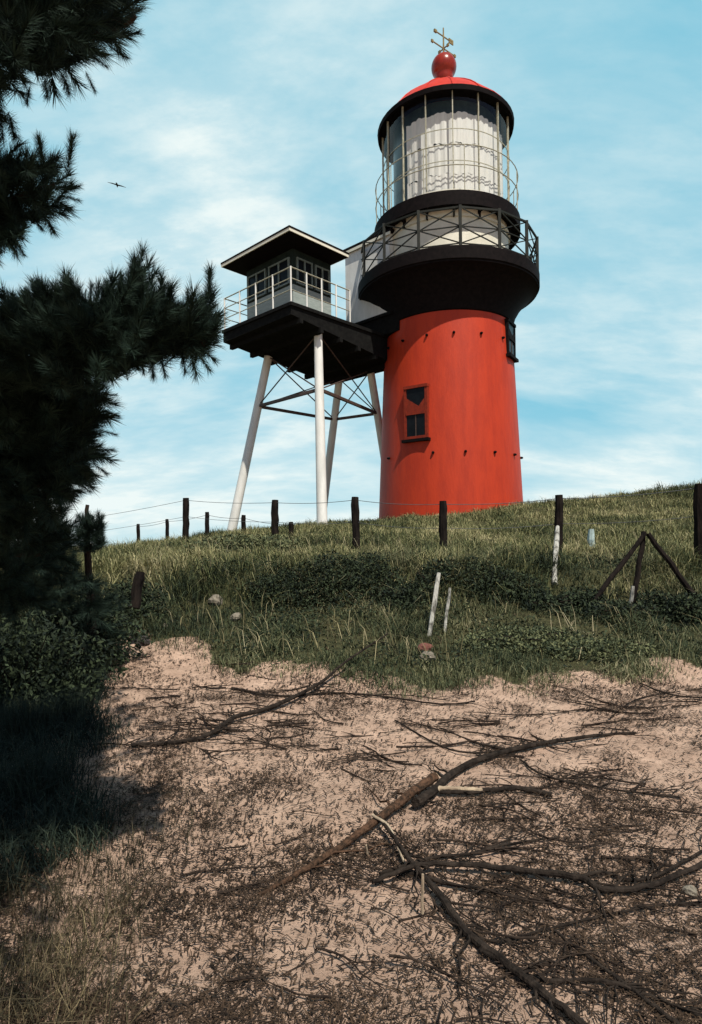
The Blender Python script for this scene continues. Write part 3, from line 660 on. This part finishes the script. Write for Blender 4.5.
branch([(380, 878), (430, 862), (470, 857), (505, 848), (560, 840)], .010, .005, 'thin dark branch just above the long branch to the right edge', twigs=8)
branch([(400, 875), (450, 888), (480, 893), (535, 905)], .011, .006, 'thin dark branch just below the start of the long branch', twigs=6)
branch([(440, 730), (475, 745), (505, 752)], .007, .012, 'thin dark side branch pointing left above the curved long branch', twigs=3)
branch([(395, 722), (450, 752), (500, 754)], .006, .008, 'slender twiggy branch lying above the sawn log', twigs=6)
branch([(520, 762), (545, 778), (600, 790), (680, 800)], .007, .006, 'slender dark branch under the curved long branch on the right', twigs=8)
branch([(470, 940), (500, 945), (560, 930), (640, 912), (704, 905)], .006, .005, 'slender dark branch below the long branch at the right', twigs=10)
branch([(480, 955), (540, 985), (600, 985), (660, 1005), (720, 1030)], .009, .006, 'dark branch in the lower right corner of the sand', twigs=12)
branch([(555, 935), (600, 970), (640, 1000), (690, 1040)], .006, .008, 'dark branch slanting down to the lower right corner', twigs=8)
branch([(372, 829), (388, 838), (396, 852), (404, 868)], .008, .006, 'thin pale curved twig hanging below the log', 'twigpale', 0, lift=[.07, .06, .05, .03], name='pale_twig')
branch([(610, 720), (640, 700), (702, 690)], .006, .005, 'slender branch lying at the upper right edge of the sand', twigs=6)
branch([(640, 685), (670, 696), (704, 700)], .007, .007, 'short dark branch among the grass roots at the right edge', twigs=4)
branch([(340, 702), (390, 696), (450, 702)], .005, .004, 'wispy twig under the thin branch along the sand edge', twigs=5)
branch([(146, 700), (180, 698), (168, 697)], .008, .006, 'short dark stick on the sand below the path', twigs=0, name='dark_stick')
a, b = P(422.5, 874, G(422, 917).y), G(422, 917); stake(a, b, .0075, 'palewood', 'small white stick standing upright beside the heavy dark branch', 'stick', 'white_stick')
a, b = P(366, 845, G(367, 860).y), G(368, 858); stake(a, b, .006, 'palewood', 'tiny pale stub standing below the log', 'stick', 'white_stick')

# loose twigs: a few shapes, copied
protos = []
for k in range(7):
    mb = MB(); L = random.uniform(.22, .5); p = Vector((-L / 2, 0, 0)); pts = [p]; ang = 0
    for s in range(6): ang += random.uniform(-.35, .35); p = p + Vector((math.cos(ang), math.sin(ang), random.uniform(-.05, .08))) * (L / 6); pts.append(p)
    mb.tube(pts, list(np.linspace(random.uniform(.004, .007), .002, 7)), 5)
    for s in (2, 4):
        q = pts[s]; a_ = random.choice((-1, 1)) * random.uniform(.5, 1); mb.tube([q, q + Vector((math.cos(a_), math.sin(a_), .1)) * L * .15, q + Vector((math.cos(a_ * .8), math.sin(a_ * .8), .12)) * L * .3], [.0035, .003, .0018], 4)
    me = bpy.data.meshes.new('twig'); me.from_pydata(mb.v, [], mb.f); me.materials.append(M['twig']); protos.append(me)
reg = [(140, 310, 690, 755, 40), (320, 620, 720, 790, 36), (480, 702, 770, 900, 44), (380, 702, 890, 1020, 30), (200, 400, 800, 1015, 20), (120, 300, 660, 700, 8), (560, 702, 690, 720, 10)]
for x0, x1, y0, y1, n in reg:
    for _ in range(n):
        g = G(random.uniform(x0, x1), random.uniform(y0, y1)); o = bpy.data.objects.new('twig', random.choice(protos)); COL.objects.link(o)
        o.location = g + Vector((0, 0, .012)); o.rotation_euler = (random.uniform(-.1, .1), random.uniform(-.08, .08), random.gauss(.15, .5) + random.choice((0, PI))); s = random.uniform(.6, 1.5) * np.interp(g.y, [2, 6], [.7, 1.2]); o.scale = (s, s, s)
        tag(o, 'thin dark dry twig lying loose on the sand among the dead branches', 'twig', 'loose dry twigs on the sand')

# ------------------------------------------------------------------ pine
def make_shoot_variants(k=8, n=270, L=.20, nl=(.050, .078), w=.0026):
    out = []
    for _ in range(k):
        t = RNG.random(n) ** .8; f = RNG.uniform(0, 2 * PI, n); th = np.radians(RNG.normal(50, 13, n)) * (1 - .28 * t)
        l = RNG.uniform(*nl, n); base = np.stack([np.zeros(n), np.zeros(n), t * L], -1)
        d = np.stack([np.sin(th) * np.cos(f), np.sin(th) * np.sin(f), np.cos(th)], -1)
        tip = base + d * l[:, None]; sd = np.stack([-np.sin(f + .3), np.cos(f + .3), RNG.normal(0, .3, n)], -1) * w / 2
        V = np.stack([base - sd, base + sd, base + d * (l * .6)[:, None] + sd * .9, tip], 1)
        out.append(V)
    return out
SV = make_shoot_variants()
def foliage(name, shoots, m, parent, org, sv=SV):
    allV = []
    for p, d, s in shoots:
        d = Vector(d).normalized(); q = d.to_track_quat('Z', 'Y').to_matrix(); R = np.array(q) @ np.array(Matrix.Rotation(random.uniform(0, 6.28), 3, 'Z'))
        V = random.choice(sv); W = (V * s) @ R.T + np.array(p - org); allV.append(W.reshape(-1, 4, 3))
    A = np.concatenate(allV); n = len(A); o = np.arange(n)[:, None] * 4
    return np_mesh(name, A.reshape(-1, 3), tris=np.concatenate([o + np.array([[0, 1, 2]]), o + np.array([[0, 2, 3]])]), m=m, parent=parent)
def inpoly(x, y, poly):
    c = False; j = len(poly) - 1
    for i_ in range(len(poly)):
        xi, yi = poly[i_]; xj, yj = poly[j]
        if (yi > y) != (yj > y) and x < (xj - xi) * (y - yi) / (yj - yi) + xi: c = not c
        j = i_
    return c
def fill(poly, d0, d1, n, attach, up=.5, s=(.7, 1.1)):
    xs_, ys_ = [p[0] for p in poly], [p[1] for p in poly]; out = []
    while len(out) < n:
        x, y = random.uniform(min(xs_), max(xs_)), random.uniform(min(ys_), max(ys_))
        if not inpoly(x, y, poly): continue
        p = P(x, y, random.uniform(d0, d1)); d = (p - attach).normalized() * .8 + Vector((random.uniform(-.6, .6), random.uniform(-.6, .6), random.uniform(-.5, .7) + up)); out.append((p - d.normalized() * .1, d, random.uniform(*s)))
    return out
def sh(px, py, qx, qy, d, s=1.0):   # one visible shoot from (px,py) to (qx,qy)
    a, b = P(px, py, d), P(qx, qy, d + random.uniform(-.05, .05)); return (a, b - a, (b - a).length / .27 * s)

trunk = Vector((-1.95, 3.15, gz(-1.95, 3.15)))
pine = thing('pine_tree', 'large dark pine whose needled branches fill the left side of the photo', 'pine tree', trunk)
mb = MB(); tp = [Vector((0, 0, -.2)), Vector((.03, .02, .6)), Vector((-.04, .05, 1.4)), Vector((.02, 0, 2.4)), Vector((.05, -.1, 3.4)), Vector((.0, -.1, 4.6))]
mb.tube(smooth_path(tp, 5, .01), list(np.linspace(.14, .04, 26)), 10, True, .08); mb.build('trunk', M['bark'], pine)
def limb(pts, r0, r1):
    mb = MB(); s = smooth_path([p - trunk for p in pts], 6, .008); mb.tube(s, list(np.linspace(r0, r1, len(s))), 7, True, .1); mb.build('branch', M['bark'], pine)
TP = lambda z: trunk + Vector((.02, 0, z - trunk.z))
# top clump
b1 = [TP(2.7), P(-40, 70, 2.7), P(40, 45, 2.45), P(105, 30, 2.3), P(135, 15, 2.25)]; limb(b1, .04, .01)
s1 = fill([(-60, -120), (108, -120), (124, 0), (116, 26), (94, 42), (76, 50), (62, 64), (34, 70), (4, 80), (-6, 112), (-60, 130)], 2.05, 2.75, 520, P(-10, 40, 2.4), .0)
s1 += [sh(120, 20, 150, 5, 2.2), sh(118, 34, 146, 32, 2.2), sh(108, 45, 133, 62, 2.15), sh(85, 70, 98, 98, 2.2), sh(62, 72, 72, 100, 2.2), sh(30, 85, 26, 110, 2.3), sh(8, 112, 18, 146, 2.3), sh(0, 112, 4, 148, 2.3), sh(90, 55, 112, 70, 2.2), sh(45, 78, 48, 102, 2.3), sh(125, -5, 152, -20, 2.2)]
foliage('needle_clump', s1, M['needle'], pine, trunk)
# unseen crown of the same pine above the picture, shaped to shade the left
s0 = []
while len(s0) < 900:
    x, y, z = random.uniform(-2.9, -.45), random.uniform(-.4, 2.6), random.uniform(2.9, 6.0)
    if z < 1.95 + .9 * y or vnoise(x, y, 1.6, 77) < .3: continue
    p = Vector((x, y, z)); s0.append((p, (p - Vector((-1.9, 1.8, 3.2))).normalized() + Vector((0, 0, .3)), random.uniform(.9, 1.4)))
limb([TP(3.2), Vector((-1.6, 2.0, 3.9)), Vector((-1.1, 1.2, 4.0)), Vector((-.7, .7, 4.1))], .04, .012)
foliage('needle_clump', s0, M['needle'], pine, trunk)
# second clump
b2 = [TP(2.2), P(-50, 215, 2.7), P(10, 200, 2.4), P(55, 185, 2.3)]; limb(b2, .03, .008)
s2 = fill([(-60, 160), (20, 160), (50, 165), (66, 185), (58, 205), (40, 215), (10, 240), (-60, 260)], 2.2, 2.6, 170, P(-10, 200, 2.4), .1, (.6, .9))
s2 += [sh(46, 172, 36, 126, 2.25), sh(42, 178, 40, 130, 2.3), sh(66, 178, 77, 118, 2.2, .9), sh(68, 168, 74, 122, 2.22, .9), sh(60, 190, 86, 185, 2.2), sh(58, 195, 86, 202, 2.22), sh(50, 198, 78, 212, 2.2), sh(38, 205, 58, 238, 2.2), sh(28, 208, 46, 236, 2.3), sh(10, 230, 28, 262, 2.2), sh(5, 225, 20, 265, 2.3), sh(-10, 235, 2, 272, 2.3)]
foliage('needle_clump', s2, M['needle'], pine, trunk)
# main branch
b3 = [TP(1.9), P(-20, 400, 2.8), P(60, 360, 2.5), P(130, 330, 2.3), P(190, 325, 2.2), P(205, 345, 2.2)]; limb(b3, .045, .01)
limb([P(90, 345, 2.4), P(125, 305, 2.3), P(138, 275, 2.25)], .015, .006)
s3 = fill([(-60, 305), (0, 300), (50, 300), (95, 300), (118, 285), (135, 272), (150, 296), (165, 300), (185, 312), (205, 300), (210, 340), (196, 352), (150, 360), (120, 372), (60, 380), (-60, 385)], 2.1, 2.6, 560, P(90, 345, 2.4), .35, (.6, .95))
s3 += [sh(134, 285, 146, 240, 2.2), sh(128, 290, 138, 248, 2.2), sh(118, 298, 124, 266, 2.2, .9), sh(160, 308, 163, 262, 2.2, .9), sh(164, 312, 160, 266, 2.22, .9), sh(208, 300, 212, 252, 2.15, .85), sh(211, 305, 209, 256, 2.2, .85), sh(188, 305, 188, 285, 2.2), sh(200, 320, 221, 300, 2.15), sh(200, 330, 222, 325, 2.15),
       sh(188, 345, 200, 385, 2.15), sh(192, 345, 215, 378, 2.15), sh(195, 345, 222, 365, 2.17), sh(180, 345, 188, 382, 2.2), sh(158, 350, 168, 384, 2.2), sh(150, 350, 155, 386, 2.2), sh(140, 352, 145, 380, 2.2), sh(90, 305, 92, 278, 2.3), sh(60, 310, 62, 284, 2.4), sh(30, 315, 28, 290, 2.4), sh(5, 320, 5, 290, 2.4), sh(105, 300, 108, 276, 2.3)]
foliage('needle_clump', s3, M['needle'], pine, trunk)
# left mass below it
s4 = fill([(-80, 370), (80, 370), (92, 385), (96, 412), (86, 440), (92, 460), (78, 478), (60, 488), (50, 500), (30, 520), (-80, 540)], 2.5, 3.6, 760, P(-10, 430, 3.0), .1, (.8, 1.15))
s4 += [sh(100, 395, 121, 395, 2.8), sh(100, 410, 124, 418, 2.8), sh(95, 450, 119, 450, 2.8), sh(92, 462, 112, 478, 2.8), sh(75, 480, 95, 496, 2.8), sh(60, 485, 72, 508, 2.9), sh(98, 430, 122, 436, 2.8)]
for z_, e in ((1.75, P(85, 400, 2.8)), (1.6, P(80, 455, 2.9))): limb([TP(z_), (TP(z_) + e) / 2 + Vector((0, 0, .03)), e], .03, .008)
foliage('needle_clump', s4, M['needle'], pine, trunk)
# low sweeping branches
s5 = fill([(-80, 520), (40, 510), (70, 530), (60, 560), (40, 600), (-80, 640)], 2.9, 3.9, 260, P(-20, 560, 3.3), .1, (.8, 1.15))
limb([TP(1.3), P(-20, 560, 3.2), P(40, 555, 3.3)], .03, .008)
foliage('needle_clump', s5, M['needle'], pine, trunk)
# smaller pine behind, on the left of the bank
SV2 = make_shoot_variants(6, 110, .22, (.08, .12), .004)
sp0 = Vector((-2.75, 6.6, gz(-2.75, 6.6)))
p2 = thing('young_pine', 'bushy young dark pine standing behind the large one above the sandy path', 'pine tree', sp0)
mb = MB(); mb.tube(smooth_path([Vector((0, 0, -.1)), Vector((.03, 0, .6)), Vector((-.02, .02, 1.3)), Vector((0, 0, 1.75))], 5, .006), list(np.linspace(.06, .02, 16)), 8, True, .08); mb.build('trunk', M['bark'], p2)
s6 = fill([(-60, 500), (60, 525), (72, 550), (86, 575), (112, 602), (110, 640), (60, 650), (-60, 650)], 6.0, 7.2, 620, P(30, 590, 6.6), .2, (.8, 1.3))
s6 += fill([(76, 522), (82, 514), (102, 518), (104, 545), (78, 552)], 6.2, 6.6, 130, P(90, 550, 6.4), .3, (.5, .75))
foliage('needle_clump', s6, M['needle2'], p2, sp0, SV2)

# ------------------------------------------------------------------ shrubs and tussocks
def shrub(px, py, d, rx, ry, rz, n, label, m='leaf', leaf=.028, group='low shrubs on the bank', z=None):
    c = P(px, py, d); base = Vector((c.x, d, gz(c.x, d)))
    o = thing('low_shrub', label, 'shrub', base, group)
    mb = MB()
    for _ in range(9):
        f = random.uniform(0, 6.28); e = Vector((math.cos(f) * rx * .7, math.sin(f) * ry * .7, rz * random.uniform(.6, 1.2))); mb.tube([Vector((0, 0, -.05)), e * .5 + Vector((0, 0, .04)), e], [.012, .008, .004], 5)
    mb.build('stems', M['deadwood'], o)
    D = RNG.normal(0, 1, (n, 3)); D /= np.linalg.norm(D, axis=1)[:, None]; r = RNG.random(n) ** .45
    lump = .65 + .6 * fbm(D[:, 0] * 2 + px * .1, D[:, 1] * 2 + D[:, 2] * 1.3, 1.1, px)
    C = D * (r * lump)[:, None] * np.array([rx, ry, rz]); C[:, 2] = np.abs(C[:, 2] + rz * .55)
    C[:, 2] += ground_z(C[:, 0] + base.x, C[:, 1] + base.y) - base.z
    A = RNG.normal(0, 1, (n, 3)); A /= np.linalg.norm(A, axis=1)[:, None]; B = np.cross(A, RNG.normal(0, 1, (n, 3))); B /= np.linalg.norm(B, axis=1)[:, None]
    l = RNG.uniform(.6, 1.3, n)[:, None] * leaf
    V = np.stack([C - A * l, C + B * l * .4, C + A * l, C - B * l * .4], 1); oo = np.arange(n)[:, None] * 4
    np_mesh('leaves', V.reshape(-1, 3), quads=oo + np.array([[0, 1, 2, 3]]), m=M[m], parent=o)
shr = [(20, 640, 5.6, .9, .6, .55, 9000, 'dark leafy shrub at the left edge below the young pine'),
       (85, 625, 6.9, .7, .5, .50, 7000, 'dark shrub left of the old stump beside the path'),
       (118, 600, 8.3, .7, .4, .40, 6000, 'dark shrub on the bank behind the old stump'),
       (325, 600, 8.9, .75, .4, .34, 6000, 'dark low shrub in the hollow below the platform legs'),
       (405, 608, 8.7, .5, .3, .22, 3200, 'dark low shrub in the hollow left of the leaning bleached stakes'),
       (488, 608, 8.8, .5, .35, .28, 3800, 'dark low shrub just right of the leaning bleached stakes'),
       (548, 612, 8.5, .45, .35, .16, 2600, 'dark low shrub below the white stake right of the tower'),
       (625, 625, 8.2, .65, .3, .17, 3600, 'dark low shrub around the foot of the braced post'),
       (697, 622, 8.2, .5, .35, .24, 3600, 'dark low shrub at the right edge below the braced post')]
for a in shr: shrub(*a)
for a in ((275, 590, 9.0, .5, .3, .26, 3000, 'dark low shrub leftmost in the hollow below the platform legs'),
          (372, 592, 9.05, .5, .3, .34, 3400, 'tallest dark low shrub in the hollow below the tower'),
          (437, 600, 8.9, .4, .3, .30, 2800, 'dark low shrub right behind the leaning bleached stakes'),
          (520, 600, 8.9, .45, .3, .20, 2600, 'dark low shrub left below the white stake right of the tower'),
          (582, 606, 8.7, .4, .3, .20, 2400, 'dark low shrub at the left brace of the braced post'),
          (660, 612, 8.5, .4, .3, .22, 2400, 'dark low shrub at the right brace of the braced post')): shrub(*a)
shrub(520, 660, 7.2, .8, .35, .12, 4500, 'creeping grey green shrub in the lower grass below the white stake', 'leaflight', .022)
shrub(600, 665, 6.9, .7, .3, .11, 4000, 'creeping grey green shrub at the edge of the sand on the right', 'leaflight', .022)
shrub(240, 560, 12.0, 1.2, .6, .25, 6000, 'pale green shrub on the shoulder of the dune below the left leg', 'leaflight', .035)
def tussock(px, py, n, hh, label, m='marram', spread=.12, w=.004):
    g = G(px, py); X = RNG.normal(0, spread * .5, n); Y = RNG.normal(0, spread * .5, n); Z = ground_z(X + g.x, Y + g.y) - g.z
    o = blades('grass_tussock', X, Y, Z, RNG.uniform(.5, 1., n) * hh, RNG.uniform(.7, 1.2, n) * w, np.abs(RNG.normal(.55, .25, n)), M[m]); o.location = g; tag(o, label, 'grass tussock')
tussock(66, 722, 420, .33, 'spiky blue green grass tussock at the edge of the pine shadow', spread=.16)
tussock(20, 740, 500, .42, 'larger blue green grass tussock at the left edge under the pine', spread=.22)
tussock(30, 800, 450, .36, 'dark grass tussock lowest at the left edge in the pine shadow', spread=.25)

# ------------------------------------------------------------------ bird
bp0 = P(117, 185, 30)
bird = thing('bird', 'small dark bird gliding alone in the sky left of the lighthouse', 'bird', bp0)
mb = MB(); mb.tube([(-.06, .2, 0), (-.02, .1, .01), (0, 0, .01), (.02, -.12, 0), (.03, -.2, 0)], [.01, .035, .05, .04, .012], 8); mb.build('body', M['bird'], bird, True)
for s in (-1, 1):
    mb = MB(); d = -.12 * s
    A = [(0, .06, .01), (s * .22, .08, d * .55 + .04), (s * .44, -.02, d * 1.1), (s * .22, -.02, d * .55 + .03), (0, -.06, .01)]
    mb.add(A + [(x, y, z - .015) for x, y, z in A], [(0, 1, 2, 3, 4), (9, 8, 7, 6, 5)] + [(q, q + 5, (q + 1) % 5 + 5, (q + 1) % 5) for q in range(5)]); mb.build('wing', M['bird'], bird)

# ------------------------------------------------------------------ light and sky
SEL, = (57.5,); saz = math.radians(25)            # sun: right and behind the viewer
sd = Vector((math.sin(saz) * math.cos(math.radians(SEL)), -math.cos(saz) * math.cos(math.radians(SEL)), math.sin(math.radians(SEL))))
sl = bpy.data.lights.new('sun', 'SUN'); sl.energy = 5.0; sl.angle = math.radians(.53); sl.color = (1, .94, .84)
so = bpy.data.objects.new('sun', sl); COL.objects.link(so); so.rotation_euler = sd.to_track_quat('Z', 'Y').to_euler(); so.location = (6, -10, 20)
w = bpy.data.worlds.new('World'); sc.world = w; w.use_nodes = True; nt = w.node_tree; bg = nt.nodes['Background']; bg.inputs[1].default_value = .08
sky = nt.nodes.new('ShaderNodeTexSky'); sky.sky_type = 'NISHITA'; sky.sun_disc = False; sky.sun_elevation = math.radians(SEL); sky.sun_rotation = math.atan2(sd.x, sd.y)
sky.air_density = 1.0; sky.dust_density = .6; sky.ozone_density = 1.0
tc = nt.nodes.new('ShaderNodeTexCoord'); L = nt.links.new
sx = nt.nodes.new('ShaderNodeSeparateXYZ'); L(tc.outputs['Generated'], sx.inputs[0])
def mth(op, a, b=None):
    m = nt.nodes.new('ShaderNodeMath'); m.operation = op
    for k, q in enumerate((a, b)):
        if q is None: continue
        if isinstance(q, (int, float)): m.inputs[k].default_value = q
        else: L(q, m.inputs[k])
    return m.outputs[0]
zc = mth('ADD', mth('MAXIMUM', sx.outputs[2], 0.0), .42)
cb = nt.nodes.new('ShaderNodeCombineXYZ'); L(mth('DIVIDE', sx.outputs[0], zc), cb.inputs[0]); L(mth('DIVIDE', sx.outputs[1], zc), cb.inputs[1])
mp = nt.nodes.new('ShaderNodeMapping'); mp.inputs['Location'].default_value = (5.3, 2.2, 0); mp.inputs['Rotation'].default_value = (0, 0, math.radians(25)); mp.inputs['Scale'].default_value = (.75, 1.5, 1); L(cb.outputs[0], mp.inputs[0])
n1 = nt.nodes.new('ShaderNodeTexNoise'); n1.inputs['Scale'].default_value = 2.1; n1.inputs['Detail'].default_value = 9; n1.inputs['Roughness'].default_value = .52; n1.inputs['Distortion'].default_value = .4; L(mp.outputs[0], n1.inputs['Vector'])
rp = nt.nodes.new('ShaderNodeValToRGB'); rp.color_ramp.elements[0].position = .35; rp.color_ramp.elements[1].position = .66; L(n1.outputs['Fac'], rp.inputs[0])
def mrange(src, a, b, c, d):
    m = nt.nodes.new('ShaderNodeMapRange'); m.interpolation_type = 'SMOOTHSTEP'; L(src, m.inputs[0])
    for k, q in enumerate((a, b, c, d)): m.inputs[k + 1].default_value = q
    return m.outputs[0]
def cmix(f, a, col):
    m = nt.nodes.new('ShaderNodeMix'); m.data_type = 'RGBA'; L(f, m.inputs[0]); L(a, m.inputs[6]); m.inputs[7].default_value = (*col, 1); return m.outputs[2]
north = mth('MULTIPLY', mrange(sx.outputs[1], -.1, .45, 0, 1), mrange(sx.outputs[2], .62, .95, 1, .15))   # thin cloud kept to the side ahead, so the sky behind fills shadows less
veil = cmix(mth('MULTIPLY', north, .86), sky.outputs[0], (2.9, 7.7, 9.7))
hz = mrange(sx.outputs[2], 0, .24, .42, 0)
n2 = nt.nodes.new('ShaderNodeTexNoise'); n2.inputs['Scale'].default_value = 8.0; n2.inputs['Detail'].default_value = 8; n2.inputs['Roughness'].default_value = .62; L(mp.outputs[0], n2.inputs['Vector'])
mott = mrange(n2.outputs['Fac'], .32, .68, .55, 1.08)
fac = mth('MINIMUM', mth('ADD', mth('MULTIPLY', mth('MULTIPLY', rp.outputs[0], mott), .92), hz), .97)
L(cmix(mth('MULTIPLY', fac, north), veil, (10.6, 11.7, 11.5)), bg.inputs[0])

# ------------------------------------------------------------------ camera
cam = bpy.data.cameras.new('camera'); co = bpy.data.objects.new('camera', cam); COL.objects.link(co)
cam.sensor_fit = 'VERTICAL'; cam.sensor_height = 36; cam.lens = 36 * F / 1024; cam.shift_y = (HOR - 512) / 1024
co.matrix_world = Matrix.Translation((0, 0, EYE)) @ Matrix.Rotation(PI / 2, 4, 'X') @ Matrix.Rotation(-ROLL, 4, 'Z')
cam.clip_start = .05; cam.clip_end = 6000; sc.camera = co
sc.view_settings.view_transform = 'Standard'; sc.view_settings.look = 'None'; sc.view_settings.exposure = .05; sc.view_settings.gamma = 1
